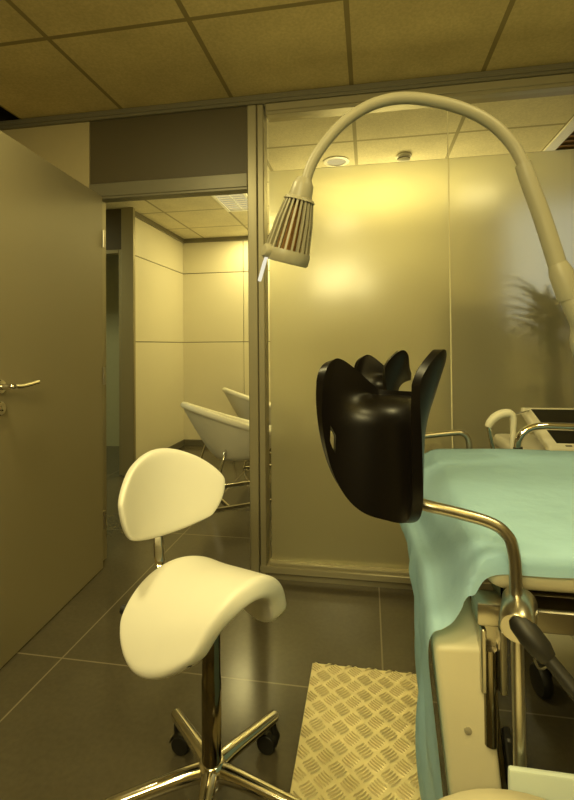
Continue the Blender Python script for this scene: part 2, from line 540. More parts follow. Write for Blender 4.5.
# ------------------------------------------------------------------ plant behind the frosted glass
pl = thing('potted_plant', 'tall dark green plant blurred behind the frosted glass at right', 'plant', (.89, 2.46, 0))
bm = BM(); lathe(bm, [(.10, 0), (.13, .30), (.14, .31), (.13, .315), (.12, .27), (.02, .265)], 28); obj('pot', bm, M['soil'], pl)
bm = BM()
tube(bm, smooth_path([(0, 0, .25, .03), (.02, .01, .7, .026), (-.01, 0, 1.25, .022)], 6), .02, 10)
obj('trunk', bm, M['trunk'], pl)
bm = BM()
for k in range(95):
    a = random.uniform(0, 2 * PI); el = random.uniform(-.1, 1.2); Ln = random.uniform(.26, .42)
    z0 = random.choice((1.22, 1.22, 1.22, .95)) + random.uniform(-.06, .06)
    dv = Vector((math.cos(a), math.sin(a) * .17, 0)); side = Vector((-dv.y, dv.x, 0)).normalized()
    prev = None; p = Vector((0, 0, z0)); N_ = 7
    for i in range(N_ + 1):
        t = i / N_
        w = .022 * math.sin(PI * min(1, .12 + .88 * t)) + .001
        e = el - 1.7 * t * t
        l, r = bm.verts.new(p - side * w), bm.verts.new(p + side * w)
        if prev: bm.faces.new((prev[0], prev[1], r, l))
        prev = (l, r)
        p = p + (dv * math.cos(e) + Vector((0, 0, math.sin(e)))) * (Ln / N_)
obj('foliage', bm, M['leaf'], pl)

# ------------------------------------------------------------------ tub chairs in the next room
def tub_chair(label, loc, rz, group):
    t = thing('tub_chair', label, 'chair', loc, rz, group)
    # local: front towards +X
    def shell(u, v):
        a = 2 * PI * u                                  # around
        c, s_ = math.cos(a), math.sin(a)
        back = (1 - c) / 2                              # 1 at the back (-X)
        top = .465 + .250 * back ** 1.25
        k = v                                           # 0 bottom, 1 rim
        rr = .17 + (.185) * k ** .75
        z = .30 + (top - .30) * k
        return (rr * c * 1.0 - .075 * back * k, rr * s_ * 1.0, z)
    bm = BM()
    NU, NV = 40, 10
    V = [[bm.verts.new(shell(i / NU, j / NV)) for j in range(NV + 1)] for i in range(NU)]
    F = []
    for i in range(NU):
        for j in range(NV):
            F.append(bm.faces.new((V[i][j], V[(i + 1) % NU][j], V[(i + 1) % NU][j + 1], V[i][j + 1])))
    F.append(bm.faces.new([V[i][0] for i in range(NU)][::-1]))
    bmesh.ops.recalc_face_normals(bm, faces=F)
    bmesh.ops.solidify(bm, geom=F, thickness=.035)
    obj('shell', bm, M['white'], t, angle=60)
    bm = BM()
    P = [shell(i / NU, 1) for i in range(NU + 1)]
    tube(bm, [(x * .96, y * .96, z) for x, y, z in P], .025, 10, False)
    obj('rim', bm, M['white'], t, angle=80)
    bm = BM(); lathe(bm, [(.19, .33), (.215, .36), (.21, .415), (.17, .43), (.02, .435)], 32); obj('seat_cushion', bm, M['white'], t)
    for s in (-1, 1):
        bm = BM()
        tube(bm, smooth_path([(.20, s * .20, .37), (.215, s * .235, .34), (.27, s * .25, .03), (.26, s * .25, .012), (.20, s * .25, .010),
                              (-.24, s * .25, .010), (-.29, s * .25, .014), (-.29, s * .25, .03), (-.20, s * .235, .34), (-.17, s * .20, .40)], 5), .0085, 10)
        obj('sled_leg', bm, M['chrome'], t)
    for x in (-.16, .16):
        bm = BM()
        tube(bm, [(x, -.25, .012), (x, .25, .012)], .008, 10) if x < 0 else tube(bm, smooth_path([(.20, -.20, .35), (.1, -.15, .31), (.1, .15, .31), (.20, .20, .35)], 5), .008, 10)
        obj('cross_bar', bm, M['chrome'], t)
    return t
G = 'white tub chairs in the next room'
tub_chair('white tub chair on chrome sled legs through the doorway, nearer of the two', (-1.0, 3.50, 0), math.radians(36), G)
tub_chair('white tub chair through the doorway, farther one partly cut off by the door post', (-1.03, 4.62, 0), math.radians(30), G)

# ------------------------------------------------------------------ saddle stool
st = thing('saddle_stool', 'white saddle stool with small backrest on a chrome five-star castor base', 'stool', (-.388, 1.105, 0))
FA = math.radians(-36)                                   # rider faces this way
Rz = Matrix.Rotation(FA, 4, 'Z')
# star base
for k in range(5):
    a = math.radians(62 + 72 * k)
    c, s_ = math.cos(a), math.sin(a)
    bm = BM()
    tube(bm, smooth_path([(.012 * c, .012 * s_, .118, .021), (.07 * c, .07 * s_, .116, .0190), (.17 * c, .17 * s_, .104, .0168), (.232 * c, .232 * s_, .096, .0155), (.245 * c, .245 * s_, .094, .0135), (.252 * c, .252 * s_, .092, .006)], 5), .015, 14)
    leg = obj('base_leg', bm, M['chrome'], st, angle=70)
    bm = BM()
    ca = a + random.uniform(-1.2, 1.2)
    cx, cy = .236 * c, .236 * s_
    ox, oy = .018 * math.cos(ca), .018 * math.sin(ca)
    ax = Vector((-math.sin(ca), math.cos(ca), 0))
    for sgn in (-1, 1):
        lathe(bm, [(.006, -.008), (.024, -.008), (.027, -.004), (.027, .004), (.024, .008), (.006, .008)], 20,
              frame_along(Vector((cx - ox, cy - oy, .0275)) + ax * sgn * .013, ax))
    tube(bm, [(cx, cy, .05), (cx, cy, .09)], .008, 10)
    # hood over the twin wheels
    H = frame_along((cx - ox, cy - oy, .0275), ax)
    bv = []
    for j in range(11):
        th = PI * j / 10
        for w in (-.020, .020):
            bv.append(bm.verts.new(H @ Vector((.031 * math.cos(th), .031 * math.sin(th), w))))
    for j in range(10):
        bm.faces.new((bv[2 * j], bv[2 * j + 1], bv[2 * j + 3], bv[2 * j + 2]))
    obj('castor', bm, M['rubber'], leg, angle=50)
bm = BM(); lathe(bm, [(.030, .085), (.034, .095), (.034, .130), (.029, .140), (.026, .142)], 28); obj('hub', bm, M['chrome'], st)
bm = BM(); lathe(bm, [(.024, .135), (.024, .34), (.0225, .342), (.0225, .50)], 28); obj('gas_column', bm, M['darksteel'], st)

SZ = .588
def seat_pt(s, t, off=0.0):
    """s: forward -1..1, t: lateral -1..1 -> saddle surface: broad cantle, narrow raised pommel, hanging flaps"""
    k = .80 if s > 0 else .92
    x = s * math.sqrt(max(0, 1 - k * t * t / 2)); y = t * math.sqrt(max(0, 1 - k * s * s / 2))
    w = max(0, min(1, (x + 1) / 2))
    fx = (.185 if x > 0 else .170) * x
    half = .262 + .020 * math.sin(PI * min(1, w * 1.15))
    rad = .218 - .104 * w ** 1.5
    arc = half * y
    an = arc / rad
    lim = 1.18
    an_c = max(-lim, min(lim, an))
    ly = rad * math.sin(an_c); lz = -rad * (1 - math.cos(an_c))
    ex = abs(arc) - abs(an_c) * rad
    if ex > 0:
        ly += math.copysign(ex * math.cos(an_c), arc); lz -= ex * math.sin(abs(an_c))
    rise = .012 * max(0, -x) ** 2 + .040 * (x + .3)
    return Vector((fx - .014, ly, lz + rise))
def seat_bm(n, th, z, shrink=1.0):
    bm = BM()
    V = [[bm.verts.new(seat_pt((-1 + 2 * i / n) * shrink, (-1 + 2 * j / n) * shrink)) for j in range(n + 1)] for i in range(n + 1)]
    F = [bm.faces.new((V[i][j], V[i + 1][j], V[i + 1][j + 1], V[i][j + 1])) for i in range(n) for j in range(n)]
    bm.normal_update()
    # make normals point up
    if sum(f.normal.z for f in F) < 0:
        bmesh.ops.reverse_faces(bm, faces=F)
    bm.normal_update()
    nr = {v: v.normal.copy() for r in V for v in r}
    top = V
    edge = {}
    # lower copy pushed down along the normal; upper puffed in the middle
    low = [[None] * (n + 1) for _ in range(n + 1)]
    for i in range(n + 1):
        for j in range(n + 1):
            v = V[i][j]
            low[i][j] = bm.verts.new(v.co - nr[v] * th)
    for i in range(n):
        for j in range(n):
            bm.faces.new((low[i][j], low[i][j + 1], low[i + 1][j + 1], low[i + 1][j]))
    for i in range(n):
        for (a, b) in (((i, 0), (i + 1, 0)), ((i + 1, n), (i, n))):
            bm.faces.new((V[a[0]][a[1]], low[a[0]][a[1]], low[b[0]][b[1]], V[b[0]][b[1]]))
    for j in range(n):
        for (a, b) in (((0, j + 1), (0, j)), ((n, j), (n, j + 1))):
            bm.faces.new((V[a[0]][a[1]], low[a[0]][a[1]], low[b[0]][b[1]], V[b[0]][b[1]]))
    bmesh.ops.transform(bm, matrix=Matrix.Translation((0, 0, z)) @ Rz, verts=bm.verts)
    return bm
so = obj('seat', seat_bm(16, .048, SZ), M['white'], st, angle=180)
subsurf(so, 2)
sh = obj('seat_shell', seat_bm(12, .010, SZ - .047, .76), M['rubber'], st, angle=60)
# tilt mechanism and height lever
bm = BM(); box(bm, -.085, .045, -.040, .040, SZ - .092, SZ - .055, .006, 2, Rz)
obj('seat_plate', bm, M['rubber'], st)
bm = BM()
p0 = Rz @ Vector((-.03, -.04, SZ - .075)); p1 = Rz @ Vector((-.135, -.135, SZ - .090)); p2 = Rz @ Vector((-.165, -.150, SZ - .088))
tube(bm, smooth_path([(*p0, .005), (*p1, .005), (*((p1 + p2) / 2), .010), (*p2, .011)], 4), .006, 10)
obj('height_lever', bm, M['rubber'], st)
# backrest
BC = Vector((-.246, -.006, .750))
def back_bm():
    bm = BM()
    n = 14
    def pt(u, v, side):
        kk = 1.0 if v > 0 else .80
        x = u * math.sqrt(max(0, 1 - kk * v * v / 2)); y = v * math.sqrt(max(0, 1 - kk * u * u / 2))
        # D-like outline: flat lower edge, arched top
        yy = y * (.112 if y > 0 else .126)
        wx = .160 * (1 - .16 * max(0, y) - .0 * y)
        xx = x * wx
        if y > 0: yy *= (1 - .14 * abs(x) ** 2)
        cur = .088 * (abs(xx) / .165) ** 2
        e = max(0, 1 - (x * x + y * y)) ** .35
        th = .030
        puff = .008 * e
        return Vector((cur + (puff + th if side else 0) , xx, yy))
    fr = [[bm.verts.new(pt(-1 + 2 * i / n, -1 + 2 * j / n, 1)) for j in range(n + 1)] for i in range(n + 1)]
    bk = [[bm.verts.new(pt(-1 + 2 * i / n, -1 + 2 * j / n, 0)) for j in range(n + 1)] for i in range(n + 1)]
    for i in range(n):
        for j in range(n):
            bm.faces.new((fr[i][j], fr[i + 1][j], fr[i + 1][j + 1], fr[i][j + 1]))
            bm.faces.new((bk[i][j], bk[i][j + 1], bk[i + 1][j + 1], bk[i + 1][j]))
    for i in range(n):
        for j in (0, n):
            bm.faces.new((fr[i][j], bk[i][j], bk[i + 1][j], fr[i + 1][j]))
            bm.faces.new((fr[j][i], fr[j][i + 1], bk[j][i + 1], bk[j][i]))
    bmesh.ops.transform(bm, matrix=Rz @ Matrix.Translation(BC) @ Matrix.Rotation(math.radians(-8), 4, 'Y'), verts=bm.verts)
    return bm
bo = obj('backrest', back_bm(), M['white'], st, angle=180)
subsurf(bo, 2)
bm = BM()
pp = [(-.07, 0, SZ - .068), (-.20, 0, SZ - .075), (-.245, 0, SZ - .055), (-.258, 0, SZ), (-.255, 0, .66), (-.246, 0, .74)]
pp = smooth_path([tuple(Rz @ Vector(p)) for p in pp], 5)
tube(bm, pp, .0155, 12, True, .4)
obj('back_bar', bm, M['chrome'], st)
bm = BM(); lathe(bm, [(.012, 0), (.013, .006), (.010, .012), (.003, .014)], 16, Rz @ frame_along((-.250, 0, .630), (1, 0, 0))); obj('bar_bolt', bm, M['chrome'], st)

# ------------------------------------------------------------------ tread plate step
sx0, sx1, sy0, sy1, sz = -.198, .15, .76, 1.588, .075
sp = thing('step_stool', 'low metal step with five-bar tread plate top on the floor beside the table', 'step', ((sx0 + sx1) / 2, (sy0 + sy1) / 2, 0))
ex, ey = (sx1 - sx0) / 2, (sy1 - sy0) / 2
bm = BM()
box(bm, -ex, ex, -ey, ey, sz - .004, sz, .0015, 1)
box(bm, -ex, -ex + .004, -ey, ey, sz - .022, sz - .003); box(bm, ex - .004, ex, -ey, ey, sz - .022, sz - .003)
box(bm, -ex, ex, ey - .004, ey, sz - .022, sz - .003); box(bm, -ex, ex, -ey, -ey + .004, sz - .022, sz - .003)
pit = .066
def bar(cx, cy, ang, ln, wd):
    c, s_ = math.cos(ang), math.sin(ang)
    bs, tp = [], []
    for (u, v) in ((-1, 0), (-.55, -.8), (0, -1), (.55, -.8), (1, 0), (.55, .8), (0, 1), (-.55, .8)):
        x, y = u * ln / 2, v * wd / 2
        X, Y = cx + x * c - y * s_, cy + x * s_ + y * c
        X = max(-ex + .002, min(ex - .002, X)); Y = max(-ey + .002, min(ey - .002, Y))
        bs.append(bm.verts.new((X, Y, sz - .0002)))
        X2, Y2 = cx + .72 * x * c - .45 * y * s_, cy + .72 * x * s_ + .45 * y * c
        X2 = max(-ex + .002, min(ex - .002, X2)); Y2 = max(-ey + .002, min(ey - .002, Y2))
        tp.append(bm.verts.new((X2, Y2, sz + .0046)))
    for k in range(8):
        bm.faces.new((bs[k], bs[(k + 1) % 8], tp[(k + 1) % 8], tp[k]))
    bm.faces.new(tp)
for i in range(-1, 13):
    for j in range(-1, 28):
        cx = -ex + i * pit / 2 + .01
        cy = -ey + j * pit / 2 + .012
        if (i + j) % 2: continue
        A = i % 2 == 0
        ang = math.radians(-38 if A else 42)
        nx, ny = -math.sin(ang), math.cos(ang)
        for q in range(-2, 3):
            o_ = q * .0086
            X, Y = cx + nx * o_, cy + ny * o_
            if abs(X) < ex - .001 and abs(Y) < ey - .001:
                bar(X, Y, ang, .040 - .002 * abs(q), .0064)
obj('tread_plate', bm, M['tread'], sp, angle=20)
for a in (-1, 1):
    for b in (-1, 1):
        bm = BM()
        box(bm, a * ex - (.03 if a > 0 else -.004) , a * ex - (.004 if a > 0 else -.03), b * ey - (.03 if b > 0 else -.004), b * ey - (.004 if b > 0 else -.03), 0.012, sz - .004, .002, 1)
        lg = obj('leg', bm, M['steel'], sp)
        bm = BM(); lathe(bm, [(.018, 0), (.018, .010), (.014, .014)], 16, Matrix.Translation((a * (ex - .017), b * (ey - .017), 0))); obj('rubber_foot', bm, M['rubber'], lg)

# ------------------------------------------------------------------ examination table
TX0, TX1, TY0, TY1, TZ = .170, 1.75, .735, 1.40, .846
et = thing('examination_table', 'cream upholstered gynaecological examination table under a pale blue sheet', 'examination table', (1.0, 1.06, 0))
def E_(x, y, z): return (x - 1.0, y - 1.06, z)
def ebox(bm, x0, x1, y0, y1, z0, z1, *a): return box(bm, x0 - 1.0, x1 - 1.0, y0 - 1.06, y1 - 1.06, z0, z1, *a)
bm = BM(); ebox(bm, TX0, TX1, TY0, TY1, TZ - .064, TZ - .001, .027, 5); obj('seat_cushion', bm, M['cream'], et, angle=60)
# leg pad hanging at the foot end
PADM = Matrix.Translation((.128 - 1.0, TY0 - 1.06, .69)) @ Matrix.Rotation(math.radians(-3.2), 4, 'Z') @ Matrix.Translation((0, 1.06 - TY0, 0)) @ Matrix.Rotation(math.radians(-5.5), 4, 'Y')
bm = BM(); box(bm, -.036, .040, TY0 + .005 - 1.06, TY1 - .03 - 1.06, -.50, .008, .010, 3, PADM); pad = obj('leg_pad', bm, M['cream'], et, angle=60)
bm = BM(); lathe(bm, [(.0055, 0), (.0055, .002), (.002, .003)], 14, PADM @ frame_along((.001, TY0 + .005 - 1.06, -.115), (0, -1, 0))); obj('pad_button', bm, M['button'], pad)
bm = BM(); box(bm, .041, .050, TY0 + .02 - 1.06, TY0 + .06 - 1.06, -.40, .04, .002, 1, PADM)
obj('pad_bracket', bm, M['darksteel'], et)
bm = BM(); box(bm, .052, .064, TY0 + .012 - 1.06, TY0 + .04 - 1.06, -.42, -.13, .003, 1, PADM)
obj('pad_stop', bm, M['rubber'], et)
# steel frame under the seat
bm = BM()
ebox(bm, TX0 + .03, TX1 - .05, TY0 + .02, TY0 + .05, .742, .778, .003, 1)
ebox(bm, TX0 + .03, TX1 - .05, TY1 - .05, TY1 - .02, .742, .778, .003, 1)
ebox(bm, TX0 + .03, TX0 + .06, TY0 + .02, TY1 - .02, .742, .778, .003, 1)
ebox(bm, .72, .76, TY0 + .02, TY1 - .02, .742, .778, .003, 1)
obj('seat_frame', bm, M['darksteel'], et)
bm = BM()
ebox(bm, .215, TX1 - .1, TY0 - .012, TY0 - .004, .738, .770, .002, 1)
obj('accessory_rail', bm, M['steel'], et)
bm = BM()
ebox(bm, .215, TX1 - .1, TY1 + .004, TY1 + .012, .738, .770, .002, 1)
obj('accessory_rail', bm, M['steel'], et)
# socket bracket (T shaped box with a channel)
bm = BM()
ebox(bm, .152, .192, TY0 - .012, TY0 + .03, .740, .774, .004, 2)
ebox(bm, .158, .166, TY0 - .008, TY0 + .02, .640, .734, .002, 1)
ebox(bm, .184, .194, TY0 - .008, TY0 + .02, .640, .734, .002, 1)
ebox(bm, .160, .190, TY0 + .012, TY0 + .02, .640, .734, .002, 1)
obj('socket_bracket', bm, M['steel'], et)
bm = BM(); tube(bm, [E_(.173, TY0 + .005, .56), E_(.173, TY0 + .005, .70)], .010, 14); obj('socket_pin', bm, M['darksteel'], et)
# pedestal
bm = BM(); ebox(bm, .86, 1.32, .86, 1.28, .10, .744, .02, 3); obj('pedestal', bm, M['cream'], et)
bm = BM(); ebox(bm, .70, 1.62, .78, 1.36, 0, .10, .025, 3); obj('base_cover', bm, M['cream'], et)
bm = BM()
ebox(bm, .179, .95, .672, .682, .30, .583, .004, 2)
ebox(bm, .86, .94, .70, .90, .32, .50, .004, 1)
obj('side_panel', bm, M['palepanel'], et)

# blue disposable sheet over the seat and down the leg pad
prof = [(1.72, TZ + .003), (1.3, TZ + .004), (.9, TZ + .004), (.6, TZ + .004), (.42, TZ + .004), (.30, TZ + .004), (.225, TZ + .003), (.185, TZ - .001), (.163, TZ - .014), (.150, TZ - .045), (.138, TZ - .090), (.122, TZ - .122),
        (.106, TZ - .135), (.090, TZ - .142), (.0835, TZ - .165), (.089, TZ - .23), (.098, TZ - .32), (.109, TZ - .44), (.121, TZ - .56), (.132, TZ - .68)]
prof = smooth_path(prof, 6)
NS, NT = len(prof) - 1, 64
def sm(a, b, x):
    t = max(0, min(1, (x - a) / (b - a)))
    return t * t * (3 - 2 * t)
def sheet(u, v):
    k = u * NS; i = min(int(k), NS - 1)
    x, z = prof[i] if i == k else tuple(prof[i][a] + (prof[i + 1][a] - prof[i][a]) * (k - i) for a in (0, 1))
    drop = TZ - z
    hang = sm(.13, .20, drop)               # hanging free beside the leg pad
    top = 1 - sm(.02, .10, drop)            # lying on the seat
    yA, yB = TY0 - .002, TY1 + .006
    W = yB - yA
    nh = .034 * top                         # overhang at the near edge
    fh = .10                                # overhang at the far edge
    t = -nh + v * (W + nh + fh)
    y = yA + t; dz = 0
    if t < 0:
        y = yA - .005 - .004 * math.sin(x * 30); dz = t
    elif t < .025:
        q = 1 - t / .025
        dz = -.006 * q * q * top; y = yA + t - .005 * q
    elif t > W:
        y = yB + .15 * (t - W); dz = -(t - W) * (1 - hang)
        if hang > 0: y += .3 * (t - W) * hang
    lean = .0565 * (y - yA) * sm(.06, .15, drop)
    damp = .05 + .95 * sm(0, .30, y - yA)
    f1 = .012 * math.sin(y * 24 + 1.3 * math.sin(z * 7)) + .007 * math.sin(y * 51 + 2 + z * 9)
    x += lean + hang * damp * (-abs(f1) * .9)
    x -= .034 * sm(.22, .62, drop) * sm(0, .22, y - yA) * (1 - .6 * sm(.30, .66, y - yA))
    x -= .050 * sm(.004, .055, drop) * (1 - sm(.10, .26, drop)) * sm(.15, .62, y - yA)
    mid = sm(.03, .10, drop) * (1 - hang)
    z2 = mid * (.006 * math.sin(y * 33 + x * 20) + .010)
    ripple = top * (.0012 * math.sin(x * 21 + y * 9) + .0010 * math.sin(y * 37 - x * 13) + .0016 * math.exp(-((x - .52) / .012) ** 2))
    return (x, y, z + dz + ripple + z2 + .004)
bm = BM(); grid(bm, sheet, NS, NT)
so_ = obj('disposable_sheet', bm, M['sheet'], None, angle=180)
tag(so_, 'pale blue disposable paper sheet draped over the examination table and down its foot end', 'sheet')

# ------------------------------------------------------------------ leg holders (black shells on chrome rods)
def shell_fn(u, v):
    """u across (-1..1), v along (0 bottom .. 1 top); local: opening towards -Y, up +Z"""
    au = abs(u)
    ph = u * (1.14 if u < 0 else 1.52)
    mid = .090
    q = max(0, min(1, (au - .26) / .50)) if u < 0 else max(0, min(1, (au - .34) / .50)); lobe = q * q * (3 - 2 * q)
    topc = .099 + (.042 * lobe if u < 0 else .057 * math.exp(-((au - .82) / .20) ** 2))
    top = mid + (topc - mid) * max(0, 1 - au ** (7 if u < 0 else 12)) ** .5
    bs = max(0, 1 - au ** 2.3) ** .58 if u < 0 else max(0, 1 - au ** 3.2) ** .5
    bot = mid - (mid + .119) * bs
    z = bot + (top - bot) * v
    hz = max(0, min(1, (z - .020) / .120))
    lz = max(0, min(1, (z - .030) / .050))
    ear = lobe * max(0, 1 - ((au - .60) / .40) ** 2) if au > .60 else lobe
    R0 = .100
    R = R0 + (.016 if u < 0 else .033) * ear * hz ** 1.3
    if u > 0: ph += .16 * hz * u ** 3
    x = R * math.sin(ph) * (1.10 if u < 0 else 1); y = -R0 * (1 - math.cos(ph)) * 1.10
    y += .052 * (1 - lobe) * lz ** 2.2 + .018 * ear * hz ** 2
    z -= .010 * (1 - lobe) * lz ** 3
    return Vector((x, y, z))
def shell_bm(mir=1):
    bm = BM()
    n1, n2 = 40, 32
    V = [[None] * (n2 + 1) for _ in range(n1 + 1)]
    for i in range(n1 + 1):
        u = math.sin((-1 + 2 * i / n1) * PI / 2 * .985) / math.sin(PI / 2 * .985) * .997
        for j in range(n2 + 1):
            p = shell_fn(u, j / n2); p.x *= mir
            V[i][j] = bm.verts.new(p)
    hole = {(a_, b_) for a_ in (8, 9) for b_ in (6, 7, 8, 9, 10)}
    F = [bm.faces.new((V[i][j], V[i + 1][j], V[i + 1][j + 1], V[i][j + 1])) for i in range(n1) for j in range(n2) if (i, j) not in hole]
    bmesh.ops.recalc_face_normals(bm, faces=F)
    r = bmesh.ops.solidify(bm, geom=F, thickness=.015)
    return bm
def leg_holder(label, loc, yaw, rodpts, lever, clamp, mir=1):
    t = thing('leg_holder', label, 'leg holder', loc, 0, 'leg holders of the examination table')
    o = obj('leg_shell', shell_bm(mir), M['black'], t, angle=180)
    o.rotation_euler = (math.radians(-6), 0, yaw)
    o.scale = (.93, .93, .93)
    bv = o.modifiers.new('Bevel', 'BEVEL'); bv.width = .0065; bv.segments = 3; bv.limit_method = 'ANGLE'; bv.angle_limit = math.radians(50)
    subsurf(o, 1)
    L = Vector(loc)
    bm = BM(); tube(bm, smooth_path([tuple(Vector(p) - L) for p in rodpts], 8), .0085, 16)
    obj('support_rod', bm, M['steel'], t)
    c = Vector(clamp) - L
    bm = BM()
    lathe(bm, [(.010, -.032), (.021, -.032), (.023, -.029), (.023, .026), (.020, .030), (.010, .030)], 28, frame_along(c, (-.35, -1, -.15)))
    cl = obj('clamp', bm, M['steel'], t)
    if lever:
        a, b = [Vector(p) - L for p in lever]
        bm = BM()
        d = (b - a).normalized()
        lathe(bm, [(.010, -.026), (.0145, -.018), (.016, 0), (.015, .018), (.0105, .030)], 24, frame_along(a, d))
        lathe(bm, [(.0085, .02), (.009, .06), (.0095, (b - a).length), (.007, (b - a).length + .006)], 20, frame_along(a, d))
        lv = obj('clamp_lever', bm, M['rubber'], t)
        bm = BM(); lathe(bm, [(.0065, 0), (.0065, .003), (.003, .004)], 16, frame_along(a + Vector((.006, -.0145, -.014)), (-.1, -1, -.2)))
        obj('lever_bolt', bm, M['chrome'], lv)
    return t
leg_holder('large black leg holder shell on a chrome rod at the near side of the table', (.023, .745, .998), math.radians(-26),
           [(.055, .742, .918), (.079, .72, .914), (.13, .715, .905), (.168, .712, .896), (.188, .708, .884), (.198, .704, .860), (.200, .702, .785), (.201, .700, .46)],
           [(.203, .657, .772), (.278, .600, .690)], (.199, .690, .780))
leg_holder('black leg holder at the far side of the table, half hidden behind the nearer one', (.056, 1.36, .990), math.radians(-50),
           [(.06, 1.38, .868), (.10, 1.42, .871), (.15, 1.445, .876), (.245, 1.45, .888), (.275, 1.45, .886), (.289, 1.45, .862), (.290, 1.445, .80), (.290, 1.44, .60)],
           None, (.290, 1.44, .752))

# ------------------------------------------------------------------ round stool in the bottom corner
rs = thing('round_stool', 'cream round padded stool seat in the bottom right foreground', 'stool', (.170, .484, .012))
bm = BM(); lathe(bm, [(.14, .522), (.162, .526), (.170, .542), (.168, .560), (.155, .574), (.12, .581), (.06, .584), (.004, .585)], 48); obj('seat', bm, M['cream'], rs, angle=80)
bm = BM(); lathe(bm, [(.13, .510), (.13, .522)], 40); obj('seat_plate', bm, M['rubber'], rs)
bm = BM(); lathe(bm, [(.022, .06), (.022, .512)], 24); obj('column', bm, M['chrome'], rs)
for k in range(5):
    a = math.radians(20 + 72 * k); c, s_ = math.cos(a), math.sin(a)
    bm = BM(); tube(bm, [(0, 0, .075, .018), (.15 * c, .15 * s_, .062, .012), (.17 * c, .17 * s_, .06, .010)], .012, 12); lg = obj('base_leg', bm, M['chrome'], rs)
    bm = BM(); lathe(bm, [(.006, -.014), (.024, -.012), (.026, 0), (.024, .012), (.006, .014)], 18, frame_along((.165 * c, .165 * s_, .026), (-s_, c, 0)))
    tube(bm, [(.165 * c, .165 * s_, .03), (.165 * c, .165 * s_, .062)], .006, 8)
    obj('castor', bm, M['rubber'], lg)

# ------------------------------------------------------------------ gooseneck lamp
LP = [(.700, .93, 1.0, .0265), (.575, 1.16, 1.0, .0265), (.512, 1.19, 1.183, .0265), (.462, 1.195, 1.290, .0262), (.449, 1.195, 1.325, .0268)]
la = thing('examination_lamp', 'white gooseneck examination lamp arching over from the right, louvred head hanging left', 'lamp', (1.30, 1.62, 0))
LO = Vector((1.30, 1.62, 0))
def ll(p): return (p[0] - LO.x, p[1] - LO.y, p[2] - LO.z) + tuple(p[3:])
bm = BM(); tube(bm, smooth_path([ll(p) for p in [(1.30, 1.62, .06, .017), (1.30, 1.62, .78, .017), (1.26, 1.60, .92, .018), (.95, 1.43, 1.00, .020), (.545, 1.24, 1.10, .022), (.492, 1.195, 1.200, .0235), (.466, 1.193, 1.270, .0235)]], 8), .02, 18)
obj('lower_arm', bm, M['lamp'], la)
bm = BM(); tube(bm, [ll(p) for p in [(.469, 1.193, 1.255, .0245), (.465, 1.193, 1.270, .0265), (.450, 1.192, 1.318, .0265), (.442, 1.191, 1.340, .0205)]], .03, 22); obj('collar', bm, M['lamp'], la)
bm = BM(); tube(bm, smooth_path([ll(p) for p in [(.446, 1.192, 1.325, .0205), (.411, 1.187, 1.445, .0200), (.381, 1.180, 1.530, .0192), (.365, 1.176, 1.577, .0182)]], 6), .023, 20); obj('sleeve', bm, M['lamp'], la)
bm = BM()
gp = [(.368, 1.176, 1.572, .0138), (.342, 1.172, 1.622, .0142), (.296, 1.163, 1.671, .0142), (.232, 1.150, 1.706, .0141), (.155, 1.135, 1.727, .0139), (.082, 1.121, 1.733, .0137), (.014, 1.110, 1.718, .0134), (-.048, 1.100, 1.680, .0131), (-.096, 1.092, 1.628, .0128), (-.127, 1.087, 1.578, .0125), (-.143, 1.085, 1.530, .0123)]
tube(bm, smooth_path([ll(p) for p in gp], 10), .015, 20)
obj('gooseneck', bm, M['lamp'], la)
# base on the floor, behind the table at right
bm = BM(); lathe(bm, [(.17, .03), (.175, .036), (.17, .055), (.03, .075), (.022, .12)], 36); ba = obj('base', bm, M['lamp'], la)
for k in range(5):
    a = 2 * PI * k / 5 + .3
    bm = BM(); lathe(bm, [(.006, -.012), (.020, -.010), (.0215, 0), (.020, .010), (.006, .012)], 16, frame_along((.15 * math.cos(a), .15 * math.sin(a), .0215), (-math.sin(a), math.cos(a), 0))); obj('castor', bm, M['rubber'], ba)
# head
h0 = Vector((-.146, 1.0845, 1.535)); h1 = Vector((-.199, 1.112, 1.352))
ax = (h1 - h0); HL = ax.length
HM = Matrix.Translation(h0 - LO) @ ax.normalized().to_track_quat('Z', 'Y').to_matrix().to_4x4() @ Matrix.Diagonal((1.16, 1.16, 1, 1))
bm = BM(); lathe(bm, [(.014, -.012), (.0195, .0), (.0215, .004), (.024, .030), (.0245, .034), (.030, .036), (.033, .042)], 28, HM); hd = obj('lamp_head', bm, M['lamp'], la)
bm = BM()
NR = 22
for k in range(NR):
    a = 2 * PI * k / NR
    R_ = HM @ Matrix.Rotation(a, 4, 'Z')
    vs = []
    for (r_, z) in ((.0285, .036), (.0385, .090), (.0475, .165)):
        for dr, dw in ((-.008, -.0013), (.0005, -.0021), (.0005, .0021), (-.008, .0013)):
            vs.append(bm.verts.new(R_ @ Vector((r_ + dr, dw, z))))
    for s_ in (0, 4):
        for q in range(4):
            bm.faces.new((vs[s_ + q], vs[s_ + (q + 1) % 4], vs[s_ + 4 + (q + 1) % 4], vs[s_ + 4 + q]))
    bm.faces.new(vs[0:4][::-1]); bm.faces.new(vs[8:12])
obj('louvre', bm, M['lamp'], hd, angle=20)
bm = BM(); lathe(bm, [(.012, .04), (.022, .09), (.027, .162), (.010, .166)], 24, HM); obj('bulb_housing', bm, M['bulb'], hd)
bm = BM(); lathe(bm, [(.0405, .160), (.0485, .160), (.0500, .168), (.0500, .186), (.0470, .191), (.042, .190), (.0405, .172)], 40, HM, False, False); obj('rim', bm, M['lamp'], hd)
bm = BM(); lathe(bm, [(.001, .176), (.041, .176)], 32, HM, False, False); obj('lens', bm, M['steel'], hd)
kp = HM @ Vector((0, 0, .172)); kd = Vector((-.66, -.74, .06)).normalized()
kc = kp + kd * .046
